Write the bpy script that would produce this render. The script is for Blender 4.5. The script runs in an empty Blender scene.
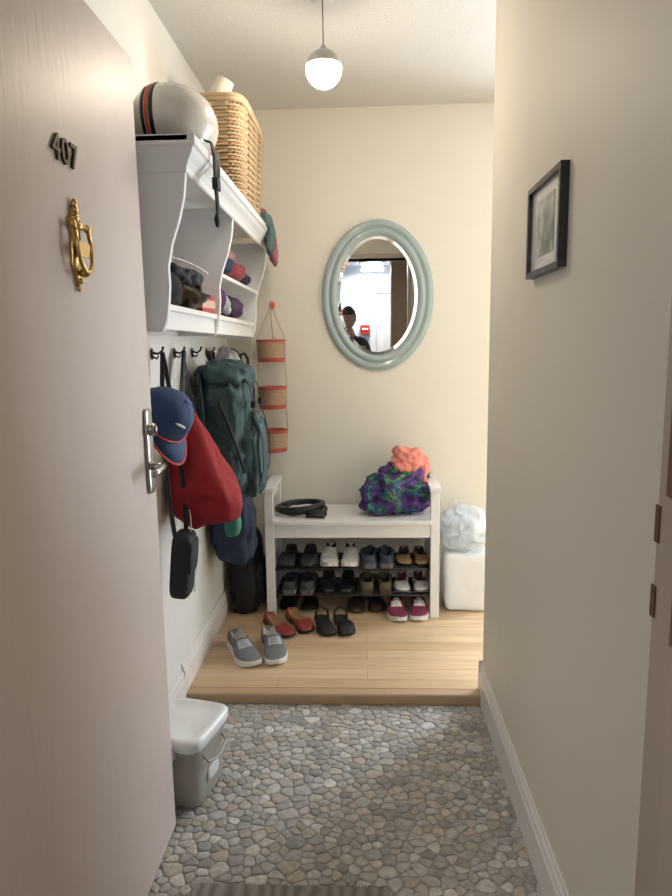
import bpy, math, random
from mathutils import Vector, Matrix, Euler, noise
random.seed(7)
S=bpy.context.scene
R=math.radians
try:
    S.view_settings.view_transform='Standard'
except Exception: pass

# ---------------------------------------------------------------- materials
def newmat(name):
    m=bpy.data.materials.new(name); m.use_nodes=True
    return m, m.node_tree.nodes, m.node_tree.links, m.node_tree.nodes['Principled BSDF']
def mat(name,col,rough=.5,metal=0,var=.12,vs=14,bump=0,bs=60,trans=0,emit=None,es=0,alpha=1,coat=0,sheen=0,bd=.002):
    m,N,L,b=newmat(name)
    tc=N.new('ShaderNodeTexCoord')
    nz=N.new('ShaderNodeTexNoise'); nz.inputs['Scale'].default_value=vs; nz.inputs['Detail'].default_value=4
    L.new(tc.outputs['Object'],nz.inputs['Vector'])
    mx=N.new('ShaderNodeMixRGB'); 
    mx.inputs[1].default_value=(*[max(0,x*(1-var)) for x in col],1); mx.inputs[2].default_value=(*[min(1,x*(1+var)) for x in col],1)
    L.new(nz.outputs['Fac'],mx.inputs[0]); L.new(mx.outputs[0],b.inputs['Base Color'])
    b.inputs['Roughness'].default_value=rough; b.inputs['Metallic'].default_value=metal
    b.inputs['Transmission Weight'].default_value=trans; b.inputs['Alpha'].default_value=alpha
    b.inputs['Coat Weight'].default_value=coat; b.inputs['Sheen Weight'].default_value=sheen
    if emit: b.inputs['Emission Color'].default_value=(*emit,1); b.inputs['Emission Strength'].default_value=es
    if bump:
        n2=N.new('ShaderNodeTexNoise'); n2.inputs['Scale'].default_value=bs; n2.inputs['Detail'].default_value=3
        L.new(tc.outputs['Object'],n2.inputs['Vector'])
        bp=N.new('ShaderNodeBump'); bp.inputs['Strength'].default_value=bump; bp.inputs['Distance'].default_value=bd
        L.new(n2.outputs['Fac'],bp.inputs['Height']); L.new(bp.outputs[0],b.inputs['Normal'])
    return m
WALL=mat('wall_paint',(.78,.735,.635),.55,var=.02,bump=.12,bs=140,bd=.001)
WALLL=mat('wall_paint_left',(.79,.775,.73),.55,var=.02,bump=.12,bs=140,bd=.001)
HALLW=mat('hall_paint',(.66,.76,.90),.6,var=.02)
CEIL=mat('ceiling_stipple',(.66,.64,.60),.85,var=.06,vs=60,bump=.6,bs=120,bd=.004)
TRIM=mat('trim_paint',(.82,.79,.75),.35,var=.02)
WHITE=mat('white_paint',(.82,.82,.81),.35,var=.02)
JAMB=mat('jamb_paint',(.50,.41,.34),.4,var=.04)
BROWN=mat('brown_wood',(.16,.09,.055),.5,var=.2)
BRASS=mat('brass',(.55,.37,.14),.28,1,var=.15,vs=60)
BRONZE=mat('dark_bronze',(.07,.045,.03),.3,.8)
STRIKE=mat('antique_brass',(.20,.13,.07),.35,.8)
CHROME=mat('nickel',(.42,.40,.38),.25,1,var=.05)
BLACK=mat('black_fabric',(.012,.012,.014),.7,bump=.3,bs=200)
BLACKP=mat('black_plastic',(.012,.012,.013),.3)
DARKIN=mat('dark_lining',(.03,.028,.026),.9)
GREY=mat('grey_canvas',(.16,.165,.175),.8,bump=.3,bs=300)
WSOLE=mat('white_rubber',(.75,.74,.70),.5)
RED=mat('red_fabric',(.27,.008,.013),.85,bump=.5,bs=35,bd=.006)
TEAL=mat('teal_nylon',(.020,.060,.066),.6,bump=.6,bs=26,bd=.01)
TEALD=mat('teal_nylon_dark',(.01,.03,.033),.55)
NAVY=mat('navy_fabric',(.012,.025,.060),.75,bump=.4,bs=40,bd=.006)
BLUE=mat('cap_blue',(.02,.055,.15),.7)
ORANGE=mat('orange',(.75,.12,.03),.5)
CORAL=mat('coral',(.80,.27,.21),.7,bump=.5,bs=30,bd=.006)
MAROON=mat('red_leather',(.26,.045,.03),.45)
PINKS=mat('magenta_mesh',(.22,.03,.07),.6)
WHITEF=mat('white_fabric',(.72,.70,.66),.8,bump=.2,bs=150)
GREYF=mat('grey_cloth',(.42,.43,.46),.85,bump=.3,bs=50,bd=.004)
PURPLE=mat('purple_knit',(.09,.03,.12),.9,bump=.5,bs=90,bd=.004)
TANL=mat('tan_leather',(.35,.2,.1),.6)
SKIN=mat('skin',(.42,.24,.17),.55,var=.06)
HAIR=mat('hair',(.02,.014,.01),.6,bump=.6,bs=150)

# ---------------------------------------------------------------- mesh builder
def sp(x,e): return math.copysign(abs(x)**e,x)
class MB:
    def __init__(s): s.v=[];s.f=[];s.m=[];s.s=[]
    def add(s,vs,fs,m=0,M=None,smooth=True):
        o=len(s.v)
        for p in vs:
            p=Vector(p); s.v.append(M@p if M else p)
        for i,f in enumerate(fs):
            s.f.append([o+k for k in f]); s.m.append(m[i] if isinstance(m,list) else m); s.s.append(smooth)
    def box(s,lo,hi,m=0,M=None):
        x0,y0,z0=lo;x1,y1,z1=hi
        s.add([(x0,y0,z0),(x1,y0,z0),(x1,y1,z0),(x0,y1,z0),(x0,y0,z1),(x1,y0,z1),(x1,y1,z1),(x0,y1,z1)],
          [(0,3,2,1),(4,5,6,7),(0,1,5,4),(1,2,6,5),(2,3,7,6),(3,0,4,7)],m,M,False)
    def cyl(s,p0,p1,r0,r1=None,m=0,n=16,M=None):
        s.tube([p0,p1],r0 if r1 is None else [r0,r1],m,n,M=M)
    def tube(s,path,r,m=0,n=8,flat=None,up=None,closed=False,M=None):
        P=[Vector(p) for p in path]; k=len(P)
        rr=r if isinstance(r,(list,tuple)) else [r]*k
        vs=[];prev=None
        for i,p in enumerate(P):
            if closed: t=P[(i+1)%k]-P[i-1]
            else: t=P[min(i+1,k-1)]-P[max(i-1,0)]
            if t.length<1e-9: t=Vector((0,0,1))
            t.normalize()
            if prev is None:
                u=Vector(up) if up else (Vector((0,0,1)) if abs(t.z)<.9 else Vector((1,0,0)))
            else: u=prev
            u=(u-t*u.dot(t)); 
            if u.length<1e-6: u=t.orthogonal()
            u.normalize(); w=t.cross(u); prev=u
            for j in range(n):
                a=2*math.pi*j/n
                if flat: vs.append(p+u*math.cos(a)*flat[0]*rr[i]+w*math.sin(a)*flat[1]*rr[i])
                else: vs.append(p+(u*math.cos(a)+w*math.sin(a))*rr[i])
        fs=[]
        for i in range(k if closed else k-1):
            for j in range(n):
                a=i*n+j;b=i*n+(j+1)%n;c=((i+1)%k)*n+(j+1)%n;d=((i+1)%k)*n+j
                fs.append((a,b,c,d))
        if not closed:
            fs.append(tuple(reversed(range(n)))); fs.append(tuple(range((k-1)*n,k*n)))
        s.add(vs,fs,m,M)
    def lathe(s,prof,m=0,n=32,M=None,sx=1,sy=1):
        vs=[];fs=[];ms=[]
        for r,z in prof:
            for j in range(n):
                a=2*math.pi*j/n; vs.append((r*sx*math.cos(a),r*sy*math.sin(a),z))
        for i in range(len(prof)-1):
            for j in range(n):
                fs.append((i*n+j,i*n+(j+1)%n,(i+1)*n+(j+1)%n,(i+1)*n+j)); ms.append(m[i] if isinstance(m,list) else m)
        s.add(vs,fs,ms,M)
    def sell(s,c,r,m=0,e=1.0,e2=None,n=20,taper=0,disp=0,freq=6,M=None,rot=None,folds=0,seed=0,lo=-1,hi=1,mf=None,ridge=0,rf=7,sag=0):
        e2=e if e2 is None else e2
        vs=[];fs=[];ms=[];K=2*n
        X=Matrix.Translation(c)@(Euler(rot).to_matrix().to_4x4() if rot else Matrix.Identity(4))
        for i in range(n+1):
            ph=math.pi/2*(lo+(hi-lo)*i/n)
            for j in range(K):
                th=2*math.pi*j/K
                cz=sp(math.cos(ph),e); z=sp(math.sin(ph),e)
                p=Vector((cz*sp(math.cos(th),e2),cz*sp(math.sin(th),e2),z))
                k=1-taper*z
                q=Vector((p.x*r[0]*k,p.y*r[1]*k,p.z*r[2]))
                if disp:
                    d=noise.noise(q*freq+Vector((seed*3.1,seed,seed*1.7)))+.5*noise.noise(q*freq*2.3+Vector((seed,0,9)))
                    q=q*(1+disp*d)
                if ridge:
                    d=.5-2*abs(noise.noise(q*rf+Vector((seed*2.1,seed*.7,4)))) + .25-abs(noise.noise(q*rf*2.1+Vector((1,seed,2))))
                    q=q*(1+ridge*d)
                if folds:
                    d=noise.noise(Vector((math.cos(th)*2.2,math.sin(th)*2.2,z*.7+seed)))
                    q.x*=1+folds*d;q.y*=1+folds*d
                vs.append(q)
        for i in range(n):
            for j in range(K):
                fs.append((i*K+j,i*K+(j+1)%K,(i+1)*K+(j+1)%K,(i+1)*K+j))
                ms.append(mf(vs[i*K+j]) if mf else m)
        T=(M@X) if M else X
        s.add(vs,fs,ms,T)
    def obj(s,name,mats,bevel=0,sub=0,seg=2,parent=None,loc=None):
        me=bpy.data.meshes.new(name); me.from_pydata([tuple(v) for v in s.v],[],s.f)
        for m in mats: me.materials.append(m)
        me.polygons.foreach_set('material_index',s.m); me.polygons.foreach_set('use_smooth',s.s)
        me.update(); me.validate()
        import bmesh
        bm=bmesh.new(); bm.from_mesh(me); bmesh.ops.remove_doubles(bm,verts=bm.verts,dist=1e-6)
        bmesh.ops.recalc_face_normals(bm,faces=bm.faces); bm.to_mesh(me); bm.free()
        ob=bpy.data.objects.new(name,me); S.collection.objects.link(ob)
        if bevel:
            b=ob.modifiers.new('bev','BEVEL'); b.width=bevel; b.segments=seg; b.limit_method='ANGLE'; b.angle_limit=R(50)
        if sub:
            b=ob.modifiers.new('sub','SUBSURF'); b.levels=sub; b.render_levels=sub
        if parent: ob.parent=parent
        return ob
def simplebox(name,lo,hi,m,bevel=0):
    b=MB(); b.box(lo,hi); return b.obj(name,[m],bevel)
def bez(p0,p1,p2,n=10):
    p0,p1,p2=Vector(p0),Vector(p1),Vector(p2)
    return [p0*(1-t)**2+p1*2*t*(1-t)+p2*t*t for t in [i/n for i in range(n+1)]]

CH=2.50; HCH=2.40
YB=3.36; XL=-.71; XR=.440; YS=2.29; WZ=.04
# ---------------------------------------------------------------- room shell
simplebox('wall_left',(XL-.1,.86,-.1),(XL,YB+.1,CH),WALLL)
b=MB(); b.box((XL-.1,YB,-.1),(1.15,YB+.1,CH)); b.box((2.35,YB,-.1),(3.1,YB+.1,CH)); b.box((1.15,YB,2.15),(2.35,YB+.1,CH)); b.box((1.15,YB,-.1),(2.35,YB+.1,.25)); b.obj('wall_back',[WALL])
b=MB(); b.box((XR,.86,-.1),(XR+.12,YS+.045,CH)); b.obj('wall_right',[WALL],.004)
simplebox('wall_far_right',(3.0,-2.2,-.1),(3.1,YB+.1,CH),WALL)
b=MB(); b.box((-3.0,.70,-.1),(-.60,.86,CH)); b.box((.44,.70,-.1),(3.0,.86,CH)); b.box((-.60,.70,2.11),(.44,.86,CH)); b.obj('wall_front',[WALL])
simplebox('wall_hall_back',(-3.1,-2.2,-.1),(3.1,-2.1,CH),HALLW)
simplebox('wall_hall_left',(-3.1,-2.2,-.1),(-3.0,.86,CH),HALLW)
simplebox('hall_reflection_block',(.31,-1.15,0),(.62,-.85,HCH),mat('reflection_block_brown',(.34,.24,.16),.6))  # added stand-in block, gives the mirror its brown strip
simplebox('ceiling',(-3.1,.70,CH),(3.1,YB+.1,CH+.1),CEIL)
simplebox('ceiling_hall',(-3.0,-2.1,HCH),(3.0,.70,CH+.1),mat('hall_ceiling_paint',(.75,.78,.82),.8,var=.02))
simplebox('floor_hall',(-3.1,-2.2,-.1),(3.1,.80,-.004),mat('hall_carpet',(.2,.18,.16),.95,bump=.5,bs=300))

# wood floor
def woodmat():
    m,N,L,b=newmat('oak_planks')
    tc=N.new('ShaderNodeTexCoord')
    br=N.new('ShaderNodeTexBrick'); br.inputs['Scale'].default_value=1; br.inputs['Brick Width'].default_value=.95; br.inputs['Row Height'].default_value=.083
    br.inputs['Mortar Size'].default_value=.0010; br.inputs['Mortar Smooth'].default_value=.2; br.offset=.37
    br.inputs['Color1'].default_value=(.60,.41,.235,1); br.inputs['Color2'].default_value=(.71,.52,.325,1); br.inputs['Mortar'].default_value=(.34,.20,.10,1)
    L.new(tc.outputs['Object'],br.inputs['Vector'])
    mp=N.new('ShaderNodeMapping'); mp.inputs['Scale'].default_value=(2.5,45,45); L.new(tc.outputs['Object'],mp.inputs['Vector'])
    nz=N.new('ShaderNodeTexNoise'); nz.inputs['Scale'].default_value=1.3; nz.inputs['Detail'].default_value=6; L.new(mp.outputs[0],nz.inputs['Vector'])
    mr=N.new('ShaderNodeMapRange'); mr.inputs[1].default_value=.3; mr.inputs[2].default_value=.7; mr.inputs[3].default_value=.82; mr.inputs[4].default_value=1.06
    L.new(nz.outputs['Fac'],mr.inputs[0])
    mx=N.new('ShaderNodeMixRGB'); mx.blend_type='MULTIPLY'; mx.inputs[0].default_value=1
    L.new(br.outputs['Color'],mx.inputs[1]); L.new(mr.outputs[0],mx.inputs[2]); L.new(mx.outputs[0],b.inputs['Base Color'])
    b.inputs['Roughness'].default_value=.38
    bp=N.new('ShaderNodeBump'); bp.inputs['Strength'].default_value=.3; bp.inputs['Distance'].default_value=.002; bp.invert=True
    L.new(br.outputs['Fac'],bp.inputs['Height']); L.new(bp.outputs[0],b.inputs['Normal'])
    return m
OAK=woodmat()
b=MB(); b.box((XL,YS+.05,-.1),(3.0,YB,WZ)); b.box((XR+.12,.86,-.1),(3.0,YS+.05,WZ)); b.obj('floor_wood',[OAK])
b=MB(); b.box((XL,YS,-.02),(XR+.0,YS+.05,WZ+.001)); b.obj('trim_step_nosing',[mat('oak_nosing',(.50,.35,.21),.35,var=.15,vs=8)],.008,seg=3)

# pebble floor
def pebbles():
    x0,x1,y0,y1=XL,XR,.80,YS
    pts=[]; tries=0; grid={}
    while tries<45000:
        tries+=1
        p=(random.uniform(x0-.05,x1+.05),random.uniform(1.0-.05,y1+.05))
        d=random.choice([.020,.024,.028,.032,.042])
        ok=True; gx_=int(p[0]//.065); gy_=int(p[1]//.065)
        for a in (-1,0,1):
            for c in (-1,0,1):
                for q in grid.get((gx_+a,gy_+c),()):
                    dx=p[0]-q[0]; dy=p[1]-q[1]
                    if (dx*.82)**2+(dy*1.2)**2<(max(d,q[2])*.6+min(d,q[2])*.4)**2: ok=False;break
                if not ok: break
            if not ok: break
        if ok:
            t=(p[0],p[1],d); pts.append(t); grid.setdefault((gx_,gy_),[]).append(t)
    vs=[];fs=[];cols=[]
    pal=[(.38,.365,.34),(.45,.43,.39),(.44,.40,.335),(.53,.51,.47),(.32,.31,.295),(.40,.40,.39),(.49,.45,.40),(.36,.34,.31),(.42,.405,.38),(.60,.58,.54),(.47,.455,.43),(.46,.41,.34)]
    for p in pts:
        poly=[Vector((p[0]+a,p[1]+c)) for a,c in ((-.06,-.06),(.06,-.06),(.06,.06),(-.06,.06))]
        P=Vector(p[:2]); gx_=int(p[0]//.065); gy_=int(p[1]//.065)
        near=[q for a in (-2,-1,0,1,2) for c in (-2,-1,0,1,2) for q in grid.get((gx_+a,gy_+c),()) if q is not p]
        for q in near:
            Q=Vector(q[:2]); n=Q-P; mid=P+n*(.5+ .30*(p[2]-q[2])/(p[2]+q[2]))
            out=[]
            for i in range(len(poly)):
                a=poly[i];c=poly[(i+1)%len(poly)]
                da=(a-mid).dot(n);dc=(c-mid).dot(n)
                if da<=0: out.append(a)
                if (da<0)!=(dc<0) and abs(da-dc)>1e-12: out.append(a+(c-a)*(da/(da-dc)))
            poly=out
            if len(poly)<3: break
        if len(poly)<3: continue
        poly=[Vector((min(max(v.x,x0+.001),x1-.001),min(max(v.y,y0),y1-.001))) for v in poly]
        c=sum(poly,Vector((0,0)))/len(poly)
        poly=[v+(c-v).normalized()*min(.0013,(c-v).length*.5) if (c-v).length>1e-6 else v for v in poly]
        for _ in range(3):
            o=[]
            for i in range(len(poly)):
                a=poly[i];d=poly[(i+1)%len(poly)]
                o+= [a*.75+d*.25,a*.25+d*.75]
            poly=o
            if len(poly)>26: break
        k=len(poly); h=random.uniform(.0,.0012)
        base=len(vs)
        for sc,z in ((1,-.004),(.975,-.0012+h),(.90,-.0003+h),(.5,.0003+h)):
            for v in poly:
                w=c+(v-c)*sc; vs.append((w.x,w.y,z))
        vs.append((c.x,c.y,.0005+h))
        col=random.choice(pal); j=random.uniform(.86,1.14); col=tuple(min(1,x*j) for x in col)
        cols+= [col]*(4*k+1)
        for r in range(3):
            for i in range(k):
                fs.append((base+r*k+i,base+r*k+(i+1)%k,base+(r+1)*k+(i+1)%k,base+(r+1)*k+i))
        for i in range(k): fs.append((base+3*k+i,base+3*k+(i+1)%k,base+4*k))
    nb=len(fs); o=len(vs)
    vs+=[(x0,y0,-.0022),(x1,y0,-.0022),(x1,y1,-.0022),(x0,y1,-.0022),(x0,y0,-.1),(x1,y0,-.1),(x1,y1,-.1),(x0,y1,-.1)]
    cols+=[(.33,.31,.28)]*8
    fs+=[(o,o+1,o+2,o+3),(o+4,o+7,o+6,o+5),(o,o+4,o+5,o+1),(o+1,o+5,o+6,o+2),(o+2,o+6,o+7,o+3),(o+3,o+7,o+4,o)]
    me=bpy.data.meshes.new('floor'); me.from_pydata(vs,[],fs)
    ca=me.color_attributes.new('stone','FLOAT_COLOR','POINT')
    for i,c in enumerate(cols): ca.data[i].color=(*c,1)
    me.polygons.foreach_set('use_smooth',[i<nb for i in range(len(fs))])
    m,N,L,b=newmat('river_pebbles')
    at=N.new('ShaderNodeAttribute'); at.attribute_name='stone'
    tc=N.new('ShaderNodeTexCoord'); nz=N.new('ShaderNodeTexNoise'); nz.inputs['Scale'].default_value=60; nz.inputs['Detail'].default_value=6
    L.new(tc.outputs['Object'],nz.inputs['Vector'])
    mr=N.new('ShaderNodeMapRange'); mr.inputs[1].default_value=.3; mr.inputs[2].default_value=.7; mr.inputs[3].default_value=.74; mr.inputs[4].default_value=1.2
    L.new(nz.outputs['Fac'],mr.inputs[0])
    mx=N.new('ShaderNodeMixRGB'); mx.blend_type='MULTIPLY'; mx.inputs[0].default_value=1
    L.new(at.outputs['Color'],mx.inputs[1]); L.new(mr.outputs[0],mx.inputs[2]); L.new(mx.outputs[0],b.inputs['Base Color'])
    b.inputs['Roughness'].default_value=.5
    me.materials.append(m)
    ob=bpy.data.objects.new('floor',me); S.collection.objects.link(ob)
pebbles()

# baseboards
def bb(name,p0,p1,h,t,nrm,z0):
    prof=[(0,0),(t,0),(t,h*.72),(t*.75,h*.78),(t*.7,h*.86),(t*.35,h*.93),(t*.3,h),(0,h)]
    P0=Vector(p0);P1=Vector(p1);n=Vector(nrm)
    vs=[(*(P0+n*a),z0+c) for a,c in prof]+[(*(P1+n*a),z0+c) for a,c in prof]
    k=len(prof); fs=[(i,(i+1)%k,k+(i+1)%k,k+i) for i in range(k)]+[tuple(range(k)),tuple(reversed(range(k,2*k)))]
    b=MB(); b.add(vs,fs,0,smooth=False); return b.obj(name,[TRIM])
bb('baseboard_left',(XL,YS),(XL,YB),.12,.014,(1,0),WZ)
bb('baseboard_left_entry',(XL,.87),(XL,YS),.14,.014,(1,0),0)
bb('baseboard_back',(XL,YB),(1.14,YB),.12,.014,(0,-1),WZ)
bb('baseboard_right',(XR,.92),(XR,YS+.045),.145,.014,(-1,0),0)
bb('baseboard_right_end',(XR-.014,YS+.045),(XR+.13,YS+.045),.12,.014,(0,1),WZ)

# entry door frame
b=MB()
b.box((.41,.66,0),(.4415,.905,2.14)); b.box((-.632,.66,0),(-.60,.74,2.14)); b.box((-.632,.66,2.11),(.4415,.905,2.14))
b.box((.39,.66,0),(.41,.80,2.11)); 
b.obj('trim_door_frame',[JAMB],.003)
b=MB(); b.box((.4075,.893,1.068),(.4105,.9065,1.122)); b.box((.4075,.893,.958),(.4105,.9065,1.005)); b.box((.4090,.80,.94),(.4105,.846,1.14)); b.obj('strike_plate',[STRIKE],.001)
b=MB(); b.box((.4080,.862,1.14),(.4108,.878,2.08)); b.obj('trim_weatherstrip',[BROWN])

# window in back wall (right part of the room), lets daylight in
b=MB()
for x0,x1,z0,z1 in ((1.15,1.20,.25,2.15),(2.30,2.35,.25,2.15),(1.20,2.30,.25,.30),(1.20,2.30,2.10,2.15),(1.73,1.77,.30,2.10)):
    b.box((x0,YB+.02,z0),(x1,YB+.08,z1))
b.obj('window_1',[WHITE],.004)

# ---------------------------------------------------------------- entry door
DX=-.549
def doorpaint():
    m,N,L,b=newmat('door_paint')
    tc=N.new('ShaderNodeTexCoord'); mp=N.new('ShaderNodeMapping'); mp.inputs['Scale'].default_value=(6,14,2.2); L.new(tc.outputs['Object'],mp.inputs['Vector'])
    nz=N.new('ShaderNodeTexNoise'); nz.inputs['Scale'].default_value=2.0; nz.inputs['Detail'].default_value=3; nz.inputs['Distortion'].default_value=1.6; L.new(mp.outputs[0],nz.inputs['Vector'])
    cr=N.new('ShaderNodeMapRange'); cr.inputs[3].default_value=.95; cr.inputs[4].default_value=1.03; L.new(nz.outputs['Fac'],cr.inputs[0])
    mx=N.new('ShaderNodeMixRGB'); mx.blend_type='MULTIPLY'; mx.inputs[0].default_value=1; mx.inputs[1].default_value=(.59,.495,.44,1)
    L.new(cr.outputs[0],mx.inputs[2]); L.new(mx.outputs[0],b.inputs['Base Color'])
    b.inputs['Roughness'].default_value=.42
    bp=N.new('ShaderNodeBump'); bp.inputs['Strength'].default_value=.25; bp.inputs['Distance'].default_value=.003
    L.new(nz.outputs['Fac'],bp.inputs['Height']); L.new(bp.outputs[0],b.inputs['Normal'])
    return m
b=MB(); b.box((DX-.045,.745,.008),(DX,1.64,2.035)); b.obj('door_1',[doorpaint()],.002)
tcu=bpy.data.curves.new('num','FONT'); tcu.body='407'; tcu.size=.064; tcu.extrude=.002; tcu.offset=.0004; tcu.space_character=1.12; tcu.bevel_depth=.0004
to=bpy.data.objects.new('tmpnum',tcu); S.collection.objects.link(to)
to.matrix_world=Matrix.Translation((DX+.0030,1.182,1.688))@Euler((R(90),0,R(90))).to_matrix().to_4x4()
bpy.context.view_layer.update()
me=bpy.data.meshes.new_from_object(to.evaluated_get(bpy.context.evaluated_depsgraph_get())); me.transform(to.matrix_world)
me.materials.clear(); me.materials.append(BRONZE)
ob=bpy.data.objects.new('house_number',me); S.collection.objects.link(ob); bpy.data.objects.remove(to)
# knocker
b=MB(); M=Matrix.Translation((DX,1.250,1.542))@Euler((0,0,R(90))).to_matrix().to_4x4()@Matrix.Diagonal((1.0,.8,.95,1))
def outl(x,z,y=0): return (x,-y,z)
pl=[(0,.082),(.010,.074),(.012,.062),(.024,.052),(.022,.036),(.016,.026),(.016,-.02),(.020,-.034),(.014,-.05),(.010,-.062),(0,-.078)]
ring=[(x,z) for x,z in pl]+[(-x,z) for x,z in reversed(pl[1:-1])]
k=len(ring); vs=[outl(x,z,.001) for x,z in ring]+[outl(x,z,.006) for x,z in ring]+[outl(x*.8,z*.94,.009) for x,z in ring]
fs=[(i,(i+1)%k,k+(i+1)%k,k+i) for i in range(k)]+[(k+i,k+(i+1)%k,2*k+(i+1)%k,2*k+i) for i in range(k)]+[tuple(range(2*k,3*k))]
b.add(vs,fs,0,M)
b.cyl(outl(-.030,.040,.018),outl(.030,.040,.018),.0065,M=M)
b.sell(outl(-.032,.040,.018),(.009,.009,.009),M=M,n=8); b.sell(outl(.032,.040,.018),(.009,.009,.009),M=M,n=8)
b.sell(outl(0,.084,.008),(.007,.007,.01),M=M,n=8); b.sell(outl(0,.070,.010),(.010,.007,.006),M=M,n=8); b.sell(outl(0,.056,.010),(.013,.008,.008),M=M,n=8)
b.tube([outl(-.028,.04,.02),outl(-.031,.0,.026),outl(-.026,-.03,.028),outl(-.012,-.046,.03),outl(0,-.05,.03),outl(.012,-.046,.03),outl(.026,-.03,.028),outl(.031,0,.026),outl(.028,.04,.02)],.0048,M=M)
b.box((-.024,-.026,-.020),(.024,-.022,.008),M=M)
b.sell(outl(0,-.05,.022),(.009,.014,.009),M=M,n=8); b.sell(outl(0,-.066,.010),(.008,.008,.006),M=M,n=8); b.sell(outl(0,-.080,.006),(.005,.005,.008),M=M,n=8)
b.cyl(outl(0,.02,.008),outl(0,.02,.013),.009,m=1,M=M)
b.obj('door_knocker',[BRASS,BLACKP])
# lock
b=MB()
b.sell((DX+.004,1.594,1.095),(.006,.024,.108),e=.35,e2=.5,n=12)
b.cyl((DX,1.594,1.150),(DX+.022,1.594,1.150),.016); b.cyl((DX+.022,1.594,1.150),(DX+.026,1.594,1.150),.010,m=0)
b.cyl((DX,1.594,1.055),(DX+.036,1.594,1.055),.010)
b.tube([(DX+.036,1.600,1.055),(DX+.040,1.57,1.056),(DX+.040,1.54,1.052),(DX+.038,1.51,1.050)],[.010,.009,.008,.007],flat=(1.2,.8))
b.box((DX-.04,1.6395,1.04),(DX-.008,1.6425,1.16))
b.obj('door_handle',[CHROME])

# ---------------------------------------------------------------- doormat
def stripes(name,c1,c2,sc):
    m,N,L,b=newmat(name); tc=N.new('ShaderNodeTexCoord'); w=N.new('ShaderNodeTexWave'); w.bands_direction='X'; w.inputs['Scale'].default_value=sc; w.inputs['Distortion'].default_value=6; w.inputs['Detail'].default_value=3
    L.new(tc.outputs['Object'],w.inputs['Vector']); mx=N.new('ShaderNodeMixRGB'); mx.inputs[1].default_value=(*c1,1); mx.inputs[2].default_value=(*c2,1)
    L.new(w.outputs['Fac'],mx.inputs[0]); L.new(mx.outputs[0],b.inputs['Base Color']); b.inputs['Roughness'].default_value=.95; return m
b=MB(); b.box((-.44,.93,.002),(.05,1.435,.009))
for i in range(60):
    x=-.437+i*.0082; b.tube([(x,1.435,.006),(x+.002,1.444,.0045)],.0016,n=4)
b.obj('doormat',[stripes('mat_weave',(.19,.18,.165),(.34,.32,.29),9)])

# ---------------------------------------------------------------- mirror
b=MB()
mc=Vector((.068,YB,1.600)); A,B=.281,.372
prof=[(0,0),(0,.012),(.006,.020),(.018,.024),(.030,.022),(.036,.016),(.040,.016),(.046,.024),(.058,.026),(.070,.020),(.076,.012),(.078,.009)]
n=72
vs=[];fs=[]
for o,h in prof:
    for j in range(n):
        a=2*math.pi*j/n; vs.append((mc.x+(A-o)*math.cos(a),mc.y-h,mc.z+(B-o)*math.sin(a)))
for i in range(len(prof)-1):
    for j in range(n): fs.append((i*n+j,i*n+(j+1)%n,(i+1)*n+(j+1)%n,(i+1)*n+j))
b.add(vs,fs,0)
vs=[]
for o,h in ((.078,.008),(.094,.011)):
    for j in range(n):
        a=2*math.pi*j/n; vs.append((mc.x+(A-o)*math.cos(a),mc.y-h,mc.z+(B-o)*math.sin(a)))
b.add(vs,[(j,(j+1)%n,n+(j+1)%n,n+j) for j in range(n)],1,smooth=False)
b.add(vs[n:],[tuple(range(n))],1,smooth=False)
MIR=mat('mirror_glass',(.93,.95,.95),0.0,1,var=0)
b.obj('wall_mirror',[mat('pale_teal_glass',(.34,.425,.415),.25,var=.08,coat=.6),MIR])

# ---------------------------------------------------------------- picture frame
b=MB()
y0,y1,z0,z1=1.47,1.75,1.513,1.733; X=XR
t=.013
for lo,hi in (((y0,z0),(y1,z0+t)),((y0,z1-t),(y1,z1)),((y0,z0+t),(y0+t,z1-t)),((y1-t,z0+t),(y1,z1-t))):
    b.box((X-.020,lo[0],lo[1]),(X,hi[0],hi[1]),0)
b.box((X-.010,y0+t,z0+t),(X-.001,y1-t,z1-t),1)
b.box((X-.0112,y0+.07,z0+.045),(X-.0095,y1-.07,z1-.042),2)
def artmat():
    m,N,L,b=newmat('print_landscape'); tc=N.new('ShaderNodeTexCoord'); nz=N.new('ShaderNodeTexNoise'); nz.inputs['Scale'].default_value=22; nz.inputs['Detail'].default_value=8
    L.new(tc.outputs['Object'],nz.inputs['Vector']); cr=N.new('ShaderNodeValToRGB'); e=cr.color_ramp.elements; e[0].position=.32;e[0].color=(.14,.17,.15,1);e[1].position=.68;e[1].color=(.66,.68,.64,1)
    k=e.new(.5);k.color=(.36,.40,.36,1)
    L.new(nz.outputs['Fac'],cr.inputs[0]); L.new(cr.outputs[0],b.inputs['Base Color']); b.inputs['Roughness'].default_value=.3; return m
b.obj('picture_frame',[BLACKP,mat('mat_board',(.74,.73,.71),.25,var=.02,coat=.6),artmat()],.001)

# ---------------------------------------------------------------- pendant
gx,gy,gz,gr=-.128,2.33,2.268,.060
b=MB(); M=Matrix.Translation((gx,gy,gz))
top=[(gr*math.cos(R(a)),gr*math.sin(R(a))) for a in range(8,90,8)]+[(.012,gr*.985),(.008,gr+.012),(0.0005,gr+.014)]
bot=[(0.0005,-gr)]+[(gr*math.cos(R(a)),gr*math.sin(R(a))) for a in range(-82,9,8)]
b.lathe(top,0,M=M); b.lathe(bot,1,M=M)
b.cyl((gx,gy,gz+gr+.01),(gx,gy,CH-.02),.0018,m=2,n=8)
b.lathe([(.0005,-.016),(.045,-.014),(.05,-.008),(.05,0)],0,M=Matrix.Translation((gx,gy,CH)))
GLOW=mat('opal_glass_lit',(1,.95,.85),.4,var=0,emit=(1,.86,.68),es=100)
b.obj('pendant_lamp',[mat('opal_cap',(.66,.63,.58),.35),GLOW,BLACKP])

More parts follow.
